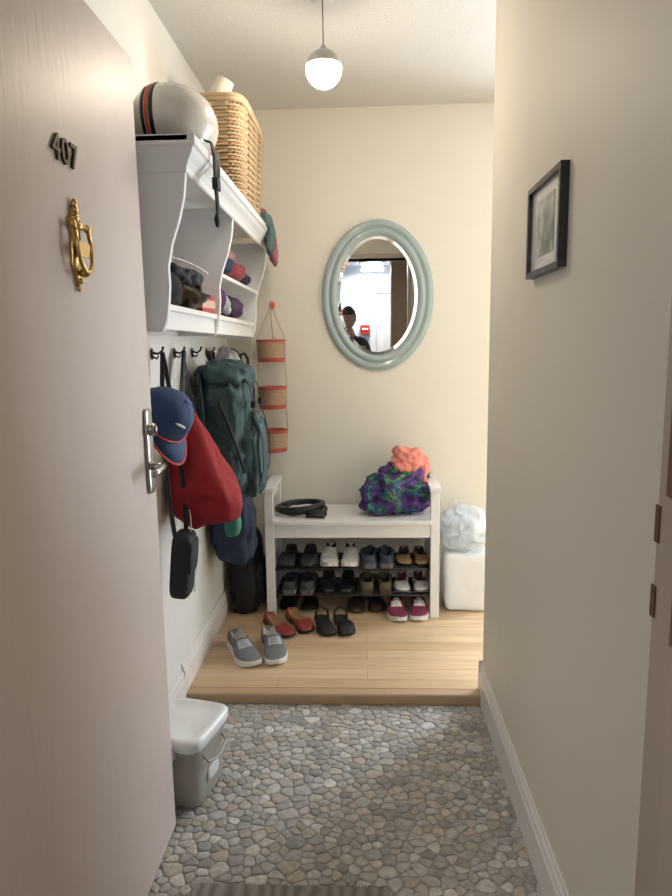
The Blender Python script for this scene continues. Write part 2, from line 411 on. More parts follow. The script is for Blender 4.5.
# ---------------------------------------------------------------- hall lamp, door, alarm (seen in mirror)
b=MB(); LM=Matrix.Translation((.11,-1.72,HCH)); b.lathe([(.0005,-.075),(.08,-.07),(.13,-.045),(.15,-.012)],1,M=LM); b.lathe([(.15,-.012),(.16,-.012),(.16,0)],0,M=LM)
b.obj('hall_ceiling_lamp',[CHROME,mat('hall_lamp_glass',(1,1,1),.4,var=0,emit=(1,.97,.92),es=12)])
b=MB(); b.box((.16,-2.10,0),(.96,-2.075,2.05)); b.box((.08,-2.10,0),(.16,-2.06,2.13)); b.box((.96,-2.10,0),(1.04,-2.06,2.13)); b.box((.16,-2.10,2.05),(.96,-2.06,2.13))
b.box((.24,-2.078,.25),(.88,-2.068,.95)); b.box((.24,-2.078,1.1),(.88,-2.068,1.9)); b.cyl((.23,-2.075,1.02),(.23,-2.02,1.02),.025,m=1)
b.obj('door_2',[WHITE,CHROME],.006)
b=MB(); b.box((-.05,-2.10,1.52),(.07,-2.05,1.64)); b.box((-.03,-2.05,1.57),(.05,-2.04,1.60),1); b.obj('fire_alarm_box',[mat('alarm_red',(.7,.03,.02),.4),WHITE],.005)

# ---------------------------------------------------------------- wall shelf unit
SY0,SY1,ST=1.75,3.25,1.885
b=MB()
b.box((XL-.006,SY0,ST-.018),(-.455,SY1,ST))
cp=[(-.478,-.085),(-.472,-.082),(-.470,-.070),(-.462,-.055),(-.450,-.040),(-.445,-.028),(-.438,-.024),(-.438,0)]
k=len(cp)
vs=[]
for o,z in cp:
    e=o+.478
    vs+= [(XL-.006,SY0+.04-e,ST+z),(o,SY0+.04-e,ST+z),(o,SY1,ST+z)]
fs=[]
for i in range(k-1):
    for j in range(2): fs.append((i*3+j,i*3+j+1,(i+1)*3+j+1,(i+1)*3+j))
b.add(vs,fs,0,smooth=False)
b.add([(XL-.006,SY0,ST),(-.438,SY0,ST),(-.438,SY1,ST),(XL-.006,SY1,ST)],[(0,1,2,3)],0,smooth=False)
def bracket(y,t=.02):
    pr=[(-.478,1.84),(-.478,1.79),(-.484,1.74),(-.50,1.68),(-.522,1.62),(-.536,1.56),(-.535,1.51),(-.54,1.46),(-.546,1.42),(-.560,1.385)]
    pts=[(XL-.006,1.385)]+[(x,z) for x,z in reversed(pr)]+[(XL-.006,1.84)]
    k=len(pts); vs=[(x,y,z) for x,z in pts]+[(x,y+t,z) for x,z in pts]
    b.add(vs,[tuple(range(k)),tuple(reversed(range(k,2*k)))]+[(i,(i+1)%k,k+(i+1)%k,k+i) for i in range(k)],0,smooth=False)
bracket(SY0+.04); bracket(2.42); bracket(SY1-.02)
b.box((XL-.006,SY0+.05,1.445),(-.548,SY1-.01,1.463))
b.box((XL-.006,2.44,1.60),(-.53,SY1-.01,1.615))
b.box((XL-.006,SY0+.05,1.385),(XL+.012,SY1-.01,1.85))
b.box((-.572,SY0+.05,1.392),(-.560,SY1-.01,1.447))
b.obj('wall_shelf_unit',[WHITE],.003)
def hook(y,z,L=.05,x=XL):
    b=MB(); b.sell((x+.004,y,z),(.004,.010,.020),n=8); b.tube([(x+.004,y,z+.005),(x+L*.6,y,z+.0),(x+L,y,z+.010),(x+L+.004,y,z+.024)],[.0045,.004,.004,.005]); b.tube([(x+.004,y,z-.008),(x+L*.5,y,z-.016),(x+L*.65,y,z-.006)],.0035)
    b.obj('coat_hook',[BRONZE])
for y in (1.92,2.15,2.41,2.66,2.9,3.15): hook(y,1.335 if y>2 else 1.255,.038 if y>2 else .06)

# ---------------------------------------------------------------- items on shelf
# helmet
b=MB(); hc=(-.552,1.985,1.980)
rx,ry,rz_=.124,.150,.106
b.sell(hc,(rx,ry,rz_),0,n=28,lo=-.62)
b.sell(hc,(rx*.9,ry*.9,rz_*.9),2,n=16,lo=-.66,hi=.2)
for off,mm,wd in ((-.20,1,.0065),(-.31,3,.0055),(-.41,1,.0055)):
    s_=math.sqrt(1-off*off); path=[]
    for a in range(-40,221,6):
        z=math.sin(R(a))*s_
        if z<-.78: continue
        path.append((hc[0]+rx*1.006*off,hc[1]+ry*1.006*s_*math.cos(R(a)),hc[2]+rz_*1.006*z))
    b.tube(path,wd,mm,n=8,flat=(1,.35),up=(1,0,0))
b.tube([(hc[0]+rx*.565*math.cos(R(a)),hc[1]+ry*.565*math.sin(R(a)),hc[2]-rz_*.827) for a in range(0,360,8)],.005,2,n=6,closed=True)
b.tube([(-.47,1.95,1.93),(-.435,1.93,1.915),(-.425,1.92,1.88),(-.425,1.92,1.80),(-.42,1.915,1.72),(-.428,1.918,1.70)],.010,2,n=8,flat=(1,.25),up=(0,1,0))
b.tube([(-.47,2.02,1.93),(-.435,2.00,1.91),(-.426,1.97,1.86),(-.424,1.94,1.80)],.009,2,n=8,flat=(1,.25),up=(0,1,0))
b.box((-.432,1.905,1.785),(-.416,1.945,1.815),2); b.sell((-.424,1.918,1.70),(.008,.014,.02),2,n=8)
b.obj('bicycle_helmet',[mat('helmet_white',(.84,.80,.72),.22,coat=.5,var=.02),BLACKP,BLACK,ORANGE])
# wicker basket
b=MB(); bx,by=(-.553,2.66); hw,hl=.124,.25; z0=ST+.003; H=.32
def bas(t,z,off=0):
    k=.86+.14*(z/H)
    a=t*2*math.pi; e=.28
    return Vector((bx+(hw*k+off)*sp(math.cos(a),e),by+(hl*k+off)*sp(math.sin(a),e),z0+z))
NS=56
for r in range(26):
    z=.008+r*(H-.02)/26
    path=[bas(i/NS,z,.004*(1 if (i+r)%2 else -1)) for i in range(NS)]
    b.tube(path,.0062,r%2,n=5,closed=True)
for i in range(0,NS,2):
    b.tube([bas(i/NS,0),bas(i/NS,H*.5),bas(i/NS,H)],.004,0,n=5)
for j in range(2):
    b.tube([bas(i/NS,H-.005+.012*j,.003) for i in range(NS)],.009,1,n=6,closed=True)
b.tube([bas(i/NS,.004) for i in range(NS)],.008,0,n=6,closed=True)
b.box((bx-.095,by-.21,z0+.001),(bx+.095,by+.21,z0+.012),0)
b.obj('wicker_basket',[mat('wicker_tan',(.42,.28,.15),.6,var=.3,vs=40),mat('wicker_light',(.56,.40,.24),.6,var=.3,vs=40)])
b=MB(); b.tube([(-.60,2.50,1.99),(-.575,2.50,2.12),(-.528,2.495,2.235),(-.500,2.493,2.295)],[.028,.031,.036,.033],n=20); b.cyl((-.5008,2.493,2.294),(-.4988,2.493,2.2985),.018,m=1)
b.obj('paper_roll',[mat('cream_paper',(.76,.70,.60),.6),TANL])
b=MB(); b.sell((-.52,3.10,1.925),(.09,.10,.045),0,disp=.5,freq=14,seed=2); b.sell((-.435,3.08,1.84),(.022,.06,.09),1,disp=.3,freq=20,seed=4,ridge=.3,rf=20); b.sell((-.43,3.14,1.79),(.02,.04,.08),0,disp=.3,freq=20,seed=6,ridge=.3,rf=20); b.sell((-.445,3.0,1.90),(.03,.06,.035),1,disp=.4,freq=20,seed=8)
b.obj('bright_scarf',[mat('scarf_pink',(.33,.11,.14),.85,bump=.4,bs=80,bd=.004),mat('scarf_green',(.10,.17,.16),.85,bump=.4,bs=80,bd=.004)])
def plaid(name,c1,c2,c3):
    m,N,L,b=newmat(name); tc=N.new('ShaderNodeTexCoord'); v=N.new('ShaderNodeTexVoronoi'); v.inputs['Scale'].default_value=38; L.new(tc.outputs['Object'],v.inputs['Vector'])
    sx=N.new('ShaderNodeSeparateColor'); L.new(v.outputs['Color'],sx.inputs[0]); cr=N.new('ShaderNodeValToRGB'); cr.color_ramp.interpolation='CONSTANT'
    e=cr.color_ramp.elements; e[0].color=(*c1,1); e[1].position=.45;e[1].color=(*c2,1); k=e.new(.78);k.color=(*c3,1)
    L.new(sx.outputs[0],cr.inputs[0]); L.new(cr.outputs[0],b.inputs['Base Color']); b.inputs['Roughness'].default_value=.9; return m
b=MB(); b.sell((-.612,2.140,1.507),(.075,.105,.045),0,disp=.3,freq=16,seed=1,ridge=.25,rf=14,n=26); b.sell((-.60,2.14,1.565),(.06,.09,.036),1,disp=.3,freq=22,seed=5,ridge=.25,rf=18,n=22); b.sell((-.585,2.20,1.545),(.04,.045,.03),0,disp=.3,freq=22,seed=8,ridge=.25,rf=18,n=20)
b.obj('knit_scarf',[plaid('dark_plaid',(.02,.018,.014),(.07,.045,.028),(.13,.11,.07)),BLACK])
b=MB(); b.sell((-.60,1.915,1.514),(.066,.072,.050),0,disp=.2,freq=12,seed=12); b.sell((-.565,1.925,1.572),(.018,.018,.016),0,n=10); b.obj('winter_hat',[mat('hat_black',(.02,.018,.02),.95,bump=.6,bs=120,bd=.004)])
b=MB(); Mx=Matrix.Translation((-.605,2.325,1.4645))@Euler((0,0,R(-12))).to_matrix().to_4x4()
b.box((-.05,-.045,.0),(.05,.055,.062),0,Mx); b.box((-.0515,-.0465,.015),(.0515,.0565,.042),1,Mx); b.box((-.052,-.02,.05),(.052,.02,.063),2,Mx); b.obj('small_box',[mat('box_red',(.40,.035,.02),.6),mat('box_cream',(.6,.42,.3),.6),BLACK],.001)
b=MB(); b.tube(bez((-.66,2.0,1.62),(-.58,2.1,1.635),(-.555,2.33,1.60))+bez((-.555,2.33,1.60),(-.60,2.36,1.57),(-.66,2.34,1.56)),.002,0,n=6); b.obj('charging_cable',[WSOLE])
b=MB(); b.sell((-.60,2.60,1.663),(.066,.11,.044),0,disp=.25,freq=16,seed=3,ridge=.2,rf=14); b.sell((-.598,2.84,1.663),(.068,.12,.043),1,disp=.25,freq=16,seed=7,ridge=.2,rf=14); b.sell((-.585,2.71,1.712),(.05,.10,.032),2,disp=.3,freq=20,seed=9); b.sell((-.6,3.07,1.657),(.06,.09,.038),0,disp=.25,freq=16,seed=13)
b.obj('folded_clothes',[NAVY,mat('clothes_red',(.26,.05,.06),.9),mat('clothes_pink',(.38,.19,.21),.9)])
b=MB(); b.sell((-.60,2.54,1.521),(.055,.072,.052),0,disp=.2,freq=14,seed=3,ridge=.15); b.sell((-.60,2.72,1.518),(.06,.09,.046),1,disp=.25,freq=14,seed=5); b.sell((-.60,2.93,1.518),(.06,.095,.046),0,disp=.25,freq=14,seed=6); b.sell((-.565,2.62,1.508),(.03,.03,.04),2,disp=.3,freq=30,seed=6)
b.obj('knitted_mittens',[PURPLE,BLACK,GREYF])

# ---------------------------------------------------------------- hanging bags
# cap
b=MB(); M=Matrix.Translation((-.605,1.90,1.150))@Euler((R(0),R(62),R(-20))).to_matrix().to_4x4()
b.sell((0,0,0),(.088,.092,.10),0,n=18,lo=0,M=M,disp=.05,freq=14)
b.sell((0,0,.001),(.084,.088,.092),2,n=12,lo=0,M=M)
br=[];N_=16
for i in range(N_+1):
    a=-R(78)+R(156)*i/N_
    br.append(((.086*math.cos(a),.090*math.sin(a),.004),((.088+.062*math.cos(a*1.05)**.6 if abs(a)<1.45 else .088)*math.cos(a),.092*math.sin(a),-.006-.012*math.cos(a))))
vs=[p for a in br for p in a]+[(p[0],p[1],p[2]-.004) for a in br for p in a]
k=2*(N_+1)
fs=[(2*i,2*i+1,2*i+3,2*i+2) for i in range(N_)]+[(k+2*i,k+2*i+2,k+2*i+3,k+2*i+1) for i in range(N_)]+[(2*i+1,k+2*i+1,k+2*i+3,2*i+3) for i in range(N_)]
b.add(vs,fs,0,M)
b.tube([(a[1][0],a[1][1],a[1][2]-.001) for a in br],.0035,1,n=6,M=M)
b.tube([(.089*math.cos(R(a)),.093*math.sin(R(a)),.012) for a in range(0,360,12)],.003,1,n=6,closed=True,M=M)
b.sell((.060,-.035,.070),(.004,.018,.014),3,n=8,M=M,rot=(0,R(48),R(-30))); b.sell((0,0,.1),(.007,.007,.004),0,n=8,M=M)
for q in range(6):
    a=R(60*q); b.tube([(.0885*math.cos(a)*math.cos(R(t)),.0925*math.sin(a)*math.cos(R(t)),.1005*math.sin(R(t))) for t in range(5,90,8)],.0008,0,n=4,M=M)
b.obj('baseball_cap',[BLUE,mat('cap_trim_red',(.65,.06,.03),.6),DARKIN,WHITEF])
# red bag
b=MB()
b.sell((-.616,2.27,.962),(.088,.100,.220),0,e=.42,e2=.7,n=40,taper=.42,disp=.08,freq=8,rot=(R(-4),R(-17),0),seed=3,ridge=.18,rf=6)
b.tube(bez((-.665,2.30,1.15),(-.67,2.36,1.24),(-.672,2.40,1.335)),.016,1,n=8,flat=(1,.25),up=(0,1,0))
b.tube(bez((-.63,2.22,1.15),(-.65,2.30,1.25),(-.668,2.41,1.345)),.014,1,n=8,flat=(1,.25),up=(0,1,0))
b.obj('red_shoulder_bag',[RED,BLACK])
# backpack
b=MB()
b.sell((-.578,2.66,1.02),(.114,.165,.275),0,e=.55,e2=.6,n=44,disp=.07,freq=8,taper=.10,seed=1,ridge=.10,rf=10)
b.sell((-.480,2.665,.92),(.062,.135,.165),0,e=.55,e2=.6,n=34,disp=.08,freq=9,seed=2,ridge=.13,rf=12)
b.sell((-.575,2.66,1.235),(.112,.145,.058),0,e=.7,n=30,disp=.14,freq=9,seed=5,ridge=.18,rf=11)
b.sell((-.585,2.505,.87),(.075,.030,.11),1,e=.7,n=14,disp=.06,freq=9,seed=6)
b.tube(bez((-.455,2.55,1.03),(-.41,2.66,1.10),(-.455,2.785,1.03)),.0035,1,n=6)
b.tube(bez((-.50,2.53,1.20),(-.43,2.66,1.26),(-.50,2.80,1.20)),.0035,1,n=6)
for y in (2.57,2.75):
    b.tube([(-.50,y,1.26),(-.456,y,1.20),(-.450,y,1.12),(-.43,y,1.06),(-.413,y,.98),(-.413,y,.86),(-.44,y,.77),(-.50,y,.745)],.008,2,n=8,flat=(1,.25),up=(0,1,0))
    b.box((-.455,y-.012,1.115),(-.438,y+.012,1.140),2)
b.tube(bez((-.60,2.62,1.27),(-.675,2.66,1.40),(-.63,2.70,1.27),12),.008,2,n=8)
b.tube(bez((-.66,2.55,1.24),(-.60,2.42,1.05),(-.655,2.50,.80)),.026,1,n=10,flat=(1,.3),up=(0,0,1))
b.tube([(-.57,2.495,1.15),(-.53,2.487,1.05),(-.50,2.492,.95),(-.48,2.51,.86)],.006,2,n=8)
b.obj('hiking_backpack',[TEAL,TEALD,BLACK])
# jacket
b=MB(); b.sell((-.635,2.99,1.27),(.055,.085,.075),0,disp=.3,freq=10,folds=.4,seed=3,n=24,ridge=.2); b.sell((-.645,3.01,1.08),(.05,.09,.20),1,disp=.12,freq=6,folds=.4,seed=8,n=24,taper=.2); b.obj('hanging_jacket',[GREYF,BLACK])
b=MB(); b.sell((-.60,2.85,.56),(.092,.125,.160),0,e=.5,e2=.7,n=34,disp=.1,freq=7,folds=.2,taper=.1,seed=4,ridge=.18)
b.tube(bez((-.62,2.86,.70),(-.69,2.88,1.0),(-.675,2.9,1.335)),.008,1,n=8,flat=(1,.3))
b.obj('navy_tote_bag',[NAVY,BLACK])
b=MB(); b.sell((-.53,2.475,.665),(.032,.042,.055),0,disp=.15,freq=14,n=14,e=.7); b.tube(bez((-.535,2.475,.715),(-.64,2.42,1.0),(-.672,2.41,1.335)),.003,1,n=6); b.obj('green_pouch',[mat('bright_green',(.03,.18,.12),.7),BLACK])
b=MB(); b.sell((-.625,2.10,.625),(.036,.055,.115),0,e=.35,e2=.5,n=16,rot=(0,R(6),0)); b.sell((-.592,2.10,.655),(.012,.05,.06),0,e=.4,e2=.5,n=12,rot=(0,R(6),0))
b.tube(bez((-.635,2.06,.73),(-.66,2.03,1.0),(-.672,2.15,1.335)),.008,0,n=8,flat=(1,.3)); b.tube(bez((-.62,2.14,.73),(-.62,2.15,1.0),(-.672,2.15,1.34)),.008,0,n=8,flat=(1,.3))
b.tube(bez((-.60,2.10,.71),(-.585,2.10,.76),(-.60,2.12,.81)),.003,1,n=6)
b.obj('black_pouch',[BLACK,CHROME])
b=MB(); b.sell((-.605,3.14,WZ+.205),(.075,.12,.205),0,e=.5,e2=.6,n=28,disp=.08,freq=9,ridge=.12); b.sell((-.535,3.13,WZ+.15),(.035,.09,.11),0,e=.5,n=14,disp=.1); b.tube(bez((-.60,3.08,WZ+.40),(-.60,3.12,WZ+.48),(-.60,3.18,WZ+.40)),.007,0,n=6); b.obj('black_duffel_bag',[BLACK])
b=MB(); b.tube([(-.575,3.20,1.22),(-.575,3.20,1.15),(-.575,3.20,.86),(-.575,3.20,.80)],[.012,.03,.022,.004],0,n=12); b.tube([(-.575,3.20,1.22),(-.575,3.20,1.30),(-.59,3.20,1.325),(-.61,3.20,1.32),(-.615,3.20,1.29)],.007,0,n=8); b.tube(bez((-.61,3.20,1.31),(-.63,3.19,1.36),(-.665,3.15,1.345)),.003,0,n=6); b.obj('folded_umbrella',[BLACK])

# ---------------------------------------------------------------- hanging baskets on back wall
b=MB(); cx,cy=-.468,YB-.085
b.sell((cx,YB-.006,1.565),(.016,.006,.02),2,n=8); b.tube([(cx,YB-.01,1.56),(cx,YB-.05,1.555),(cx,YB-.06,1.575)],.007,2,n=8)
for zc in (1.280,1.045,.825):
    M=Matrix.Translation((cx,cy,zc))
    b.lathe([(.001,0),(.062,0),(.064,.012),(.066,.024)],0,n=32,M=M); b.lathe([(.066,.024),(.069,.092)],1,n=32,M=M); b.lathe([(.069,.092),(.072,.112),(.068,.112),(.060,.012),(.001,.010)],0,n=32,M=M)
    for r in range(16):
        z=.004+.007*r
        b.tube([(cx+(.0640+.0005*r)*math.cos(a),cy+(.0640+.0005*r)*math.sin(a),zc+z) for a in [2*math.pi*i/32 for i in range(32)]],.0028,0 if (r<3 or r>13) else 1,n=5,closed=True)
for s_ in (-1,1):
    b.tube([(cx,YB-.055,1.565),(cx+s_*.035,cy,1.48),(cx+s_*.072,cy,1.392),(cx+s_*.068,cy,1.285),(cx+s_*.072,cy,1.157),(cx+s_*.068,cy,1.05),(cx+s_*.072,cy,.937),(cx+s_*.066,cy,.83)],.0022,3,n=5)
b.tube([(cx,YB-.055,1.565),(cx,cy+.02,1.50),(cx,cy+.070,1.392)],.0022,3,n=5)
b.obj('hanging_baskets',[mat('basket_coral',(.50,.11,.07),.7,var=.2,vs=60),mat('basket_straw',(.47,.32,.21),.8,var=.15,vs=80),ORANGE,mat('twine',(.45,.36,.25),.9)])

# ---------------------------------------------------------------- bench
b=MB(); BX0,BX1,BY0,BY1=-.487,.350,3.0,3.325; zf=WZ; zs=WZ+.49; zt=WZ+.65
pw=.042
for x in (BX0,BX1-pw):
    for y in (BY0,BY1-pw): b.box((x,y,zf),(x+pw,y+pw,zt-.022))
    b.box((x-.006,BY0-.008,zt-.022),(x+pw+.006,BY1+.004,zt))
    b.box((x+.012,BY0+pw,zf+.05),(x+pw-.012,BY1-pw,zf+.09)); b.box((x+.012,BY0+pw,zs-.075),(x+pw-.012,BY1-pw,zs-.02)); b.box((x+.012,BY0+pw,zt-.075),(x+pw-.012,BY1-pw,zt-.022))
    b.box((x+.016,BY0+pw,zf+.09),(x+pw-.016,BY1-pw,zs-.075))
b.box((BX0+pw-.004,BY0-.012,zs-.020),(BX1-pw+.004,BY1,zs))
b.box((BX0+pw,BY0+.006,zs-.088),(BX1-pw,BY0+.026,zs-.020))
b.box((BX0+pw,BY1-.024,zs-.088),(BX1-pw,BY1-.006,zs-.020))
sh=[.285,.150]
for z in sh:
    for i in range(8):
        y=BY0+.03+i*.034; b.cyl((BX0+pw-.002,y,z-.006),(BX1-pw+.002,y,z-.006),.006,m=1,n=8)
    b.box((BX0+pw-.006,BY0+.02,z-.016),(BX0+pw+.006,BY1-.02,z-.004),1); b.box((BX1-pw-.006,BY0+.02,z-.016),(BX1-pw+.006,BY1-.02,z-.004),1)
b.obj('shoe_bench',[WHITE,BLACKP],.0025)

# ---------------------------------------------------------------- shoes
def lerp(tab,t):
    for i in range(len(tab)-1):
        if t<=tab[i+1][0]:
            a,c=tab[i],tab[i+1]; k=(t-a[0])/(c[0]-a[0]); k=k*k*(3-2*k)*.5+k*.5
            return a[1]+(c[1]-a[1])*k
    return tab[-1][1]
def shoe(b,loc,rz,L=.26,kind='sneaker',mir=1,mats=(0,1,2,3),tilt=0):
    mu,ms,mi,ml=mats
    M=Matrix.Translation(loc)@Euler((tilt,0,rz)).to_matrix().to_4x4()
    W=.0475*L/.26
    wt=[(0,.45),(.04,.66),(.2,.76),(.45,.80),(.7,1.0),(.85,.92),(.95,.62),(1,.30)]
    H={'sneaker':[(0,.060),(.08,.072),(.3,.058),(.48,.078),(.6,.066),(.8,.044),(.95,.032),(1,.018)],
       'flat':[(0,.05),(.08,.056),(.3,.036),(.55,.040),(.62,.048),(.8,.038),(.95,.028),(1,.018)],
       'sandal':[(0,.02),(.08,.02),(.5,.02),(.55,.05),(.75,.046),(.9,.034),(.97,.024),(1,.018)]}[kind]
    op={'sneaker':(.04,.50),'flat':(.04,.64),'sandal':(-1,.52)}[kind]
    s=.022 if kind=='sneaker' else .012
    n=26; secs=[]
    for i in range(n+1):
        t=i/n; w=W*lerp(wt,t); h=max(lerp(H,t)*L/.26,s+.004); y=(t-.5)*L; sk=mir*.012*math.sin(math.pi*max(0,t-.3)/.7)*(-1)
        o=op[0]<t<op[1]
        if o:
            k=min(1,(t-max(op[0],0))/.06,(op[1]-t)/.05); k=max(0,k)
            pts=[(-.93,s),(-1,s+.35*(h-s)),(-.88,s+.75*(h-s)),(-.72,h),(-.58,h*(1-.15*k)),(0,h*(1-k)+(s+.008)*k)]
        else:
            pts=[(-.93,s),(-1,s+.35*(h-s)),(-.86,s+.75*(h-s)),(-.6,s+.94*(h-s)),(-.3,h),(0,h*1.02)]
        full=[(x*w+sk,y,z) for x,z in pts]+[(-x*w+sk,y,z) for x,z in reversed(pts[:-1])]
        secs.append((full,o))
    k=11; vs=[p for f,_ in secs for p in f]; fs=[];ms_=[]
    for i in range(n):
        for j in range(k-1):
            fs.append((i*k+j,(i+1)*k+j,(i+1)*k+j+1,i*k+j+1)); inner=(secs[i][1] and secs[i+1][1]) and 3<=j<=6
            ms_.append(mi if inner else (ml if (kind=='sneaker' and .5<i/n<.66 and 3<=j<=6) else mu))
    fs.append(tuple(range(k))); ms_.append(mu); fs.append(tuple(reversed(range(n*k,n*k+k)))); ms_.append(ms)
    b.add(vs,fs,ms_,M)
    ring=[]
    for i in range(n+1):
        t=i/n; w=W*lerp(wt,t)*1.03+.001; y=(t-.5)*L*1.02; sk=mir*.012*math.sin(math.pi*max(0,t-.3)/.7)*(-1); ring.append((w,y,sk,.008*max(0,(t-.8)/.2)**2*1.5))
    out=[(w+sk,y,z) for w,y,sk,z in ring]+[(-w+sk,y,z) for w,y,sk,z in reversed(ring)]
    K=len(out); vs=[(x,y,z) for x,y,z in out]+[(x*1.0,y,s+.003+z*.3) for x,y,z in out]
    b.add(vs,[(i,(i+1)%K,K+(i+1)%K,K+i) for i in range(K)]+[tuple(reversed(range(K))),tuple(range(K,2*K))],ms,M,smooth=False)
    if kind=='sneaker':
        for q in range(4):
            t=.50+.05*q; h=lerp(H,t)*L/.26; w=W*lerp(wt,t)*.42; y=(t-.5)*L; sk=mir*.012*math.sin(math.pi*max(0,t-.3)/.7)*(-1)
            b.tube([(-w+sk,y,h*.95),(sk-w*.4,y+.003,h*1.03+.002),(sk+w*.4,y+.003,h*1.03+.002),(w+sk,y,h*.95)],.0022,ml,n=5,M=M)
    if kind=='sandal':
        b.tube([(-W*.75,-L*.3,.014),(-W*.7,-L*.3,.055),(0,-L*.36,.07),(W*.7,-L*.3,.055),(W*.75,-L*.3,.014)],.006,mu,n=6,M=M,flat=(1,.5))
def pair(name,locs,rots,mats,kind='sneaker',L=.26,tilt=0):
    b=MB()
    for i,(l,r) in enumerate(zip(locs,rots)): shoe(b,l,r,L,kind,1 if i else -1,tilt=tilt)
    return b.obj(name,mats)
F=WZ+.001
pair('grey_sneakers',[(-.530,2.610,F),(-.416,2.635,F)],[R(212),R(194)],[GREY,WSOLE,mat('pale_insole',(.45,.44,.42),.9),GREYF],L=.27)
pair('red_flats',[(-.410,2.865,F),(-.325,2.915,F)],[R(216),R(206)],[MAROON,BLACKP,TANL,MAROON],'flat',L=.235)
pair('black_sandals',[(-.195,2.89,F),(-.115,2.89,F)],[R(198),R(190)],[BLACK,BLACKP,DARKIN,BLACK],'sandal',L=.225)
pair('pink_sneakers',[(.155,3.06,F),(.250,3.07,F)],[R(184),R(175)],[PINKS,WSOLE,DARKIN,WHITEF],L=.245)
S1,S2=sh[0]+.001,sh[1]+.001
pair('white_slippers',[(-.175,3.135,S1),(-.085,3.135,S1)],[R(183),R(177)],[WHITEF,WSOLE,DARKIN,WHITEF],'sneaker',L=.24)
DB=mat('dark_brown_leather',(.05,.028,.018),.4); DG=mat('charcoal_mesh',(.04,.042,.045),.7); OL=mat('olive_suede',(.10,.09,.04),.8); LB=mat('running_blue',(.025,.05,.09),.6); DGR=mat('dark_grey_sole',(.12,.12,.12),.6)
pair('brown_loafers',[(-.385,3.14,S1),(-.29,3.14,S1)],[R(182),R(178)],[DG,BLACKP,DARKIN,DB],'flat',L=.25)
pair('running_shoes',[(.01,3.14,S1),(.105,3.14,S1)],[R(3),R(-4)],[LB,DGR,DARKIN,OL],L=.25)
pair('leather_flats',[(.195,3.14,S1),(.268,3.14,S1)],[R(181),R(179)],[TANL,BLACKP,DARKIN,TANL],'flat',L=.22)
pair('charcoal_sneakers',[(-.385,3.14,S2),(-.29,3.14,S2)],[R(3),R(-3)],[DG,DGR,DARKIN,GREYF],L=.25)
pair('black_shoes',[(-.19,3.14,S2),(-.10,3.14,S2)],[R(183),R(176)],[BLACKP,BLACKP,DARKIN,BLACK],'flat',L=.25)
pair('olive_shoes',[(.0,3.14,S2),(.095,3.14,S2)],[R(2),R(-2)],[OL,DB,DARKIN,TANL],L=.24)
pair('trail_shoes',[(.185,3.14,S2),(.264,3.14,S2)],[R(181),R(179)],[WHITEF,GREY,PINKS,CORAL],'flat',L=.22)
pair('brown_shoes',[(-.045,3.16,F),(.040,3.17,F)],[R(178),R(182)],[DB,DB,DARKIN,DB],'flat',L=.24)
pair('black_boots',[(-.39,3.19,F),(-.30,3.19,F)],[R(180),R(180)],[BLACKP,BLACKP,DARKIN,BLACK],'sandal',L=.24)

# ---------------------------------------------------------------- bench contents
b=MB(); path=[]
for i in range(150):
    a=i/150*2*math.pi*4.5; r=.105+.014*math.sin(i*.37)+.008*math.cos(i*.13); path.append((-.325+r*1.08*math.cos(a),3.155+r*.85*math.sin(a),zs+.010+.030*abs(math.sin(i*.11))*.9+ i*.00008))
b.tube(path,.0085,0,n=8); b.sell((-.24,3.07,zs+.018),(.05,.016,.016),0,e=.5,n=10); b.tube([(-.29,3.05,zs+.014),(-.2,3.04,zs+.014)],.013,1,n=12)
b.obj('coiled_bike_lock',[BLACKP,BLACKP])
def batik():
    m,N,L,b=newmat('batik_cloth'); tc=N.new('ShaderNodeTexCoord'); nz=N.new('ShaderNodeTexNoise'); nz.inputs['Scale'].default_value=6.5; nz.inputs['Detail'].default_value=2; nz.inputs['Distortion'].default_value=1.8
    L.new(tc.outputs['Object'],nz.inputs['Vector']); cr=N.new('ShaderNodeValToRGB'); cr.color_ramp.interpolation='LINEAR'
    e=cr.color_ramp.elements; e[0].position=.30;e[0].color=(.012,.012,.05,1); e[1].position=.75;e[1].color=(.02,.20,.25,1)
    for p,c in ((.37,(.06,.015,.14)),(.42,(.12,.025,.24)),(.45,(.01,.02,.05)),(.48,(.015,.10,.25)),(.515,(.01,.02,.05)),(.54,(.02,.22,.20)),(.565,(.10,.28,.05)),(.59,(.02,.02,.06)),(.64,(.15,.03,.27))):
        k=e.new(p);k.color=(*c,1)
    L.new(nz.outputs['Fac'],cr.inputs[0]); L.new(cr.outputs[0],b.inputs['Base Color']); b.inputs['Roughness'].default_value=.55
    n2=N.new('ShaderNodeTexNoise'); n2.inputs['Scale'].default_value=22; n2.inputs['Distortion'].default_value=1.5; L.new(tc.outputs['Object'],n2.inputs['Vector'])
    bp=N.new('ShaderNodeBump'); bp.inputs['Strength'].default_value=.7; bp.inputs['Distance'].default_value=.012; L.new(n2.outputs['Fac'],bp.inputs['Height']); L.new(bp.outputs[0],b.inputs['Normal'])
    return m
b=MB()
b.sell((.160,3.165,zs+.100),(.170,.120,.096),0,disp=.2,freq=9,seed=2,n=56,e=.75,ridge=.22,rf=11)
b.sell((.200,3.17,zs+.190),(.118,.09,.085),0,disp=.2,freq=11,seed=5,n=46,ridge=.25,rf=12)
b.sell((.060,3.12,zs+.050),(.085,.075,.042),0,disp=.2,freq=12,seed=9,n=34,ridge=.25,rf=13)
b.sell((.225,3.165,zs+.262),(.088,.065,.060),1,disp=.3,freq=12,seed=11,n=38,ridge=.28,rf=12)
b.sell((.185,3.13,zs+.232),(.050,.05,.034),1,disp=.3,freq=14,seed=21,n=30,ridge=.28,rf=14)
b.sell((.280,3.15,zs+.205),(.040,.05,.06),1,disp=.3,freq=14,seed=15,n=30,ridge=.25,rf=14)
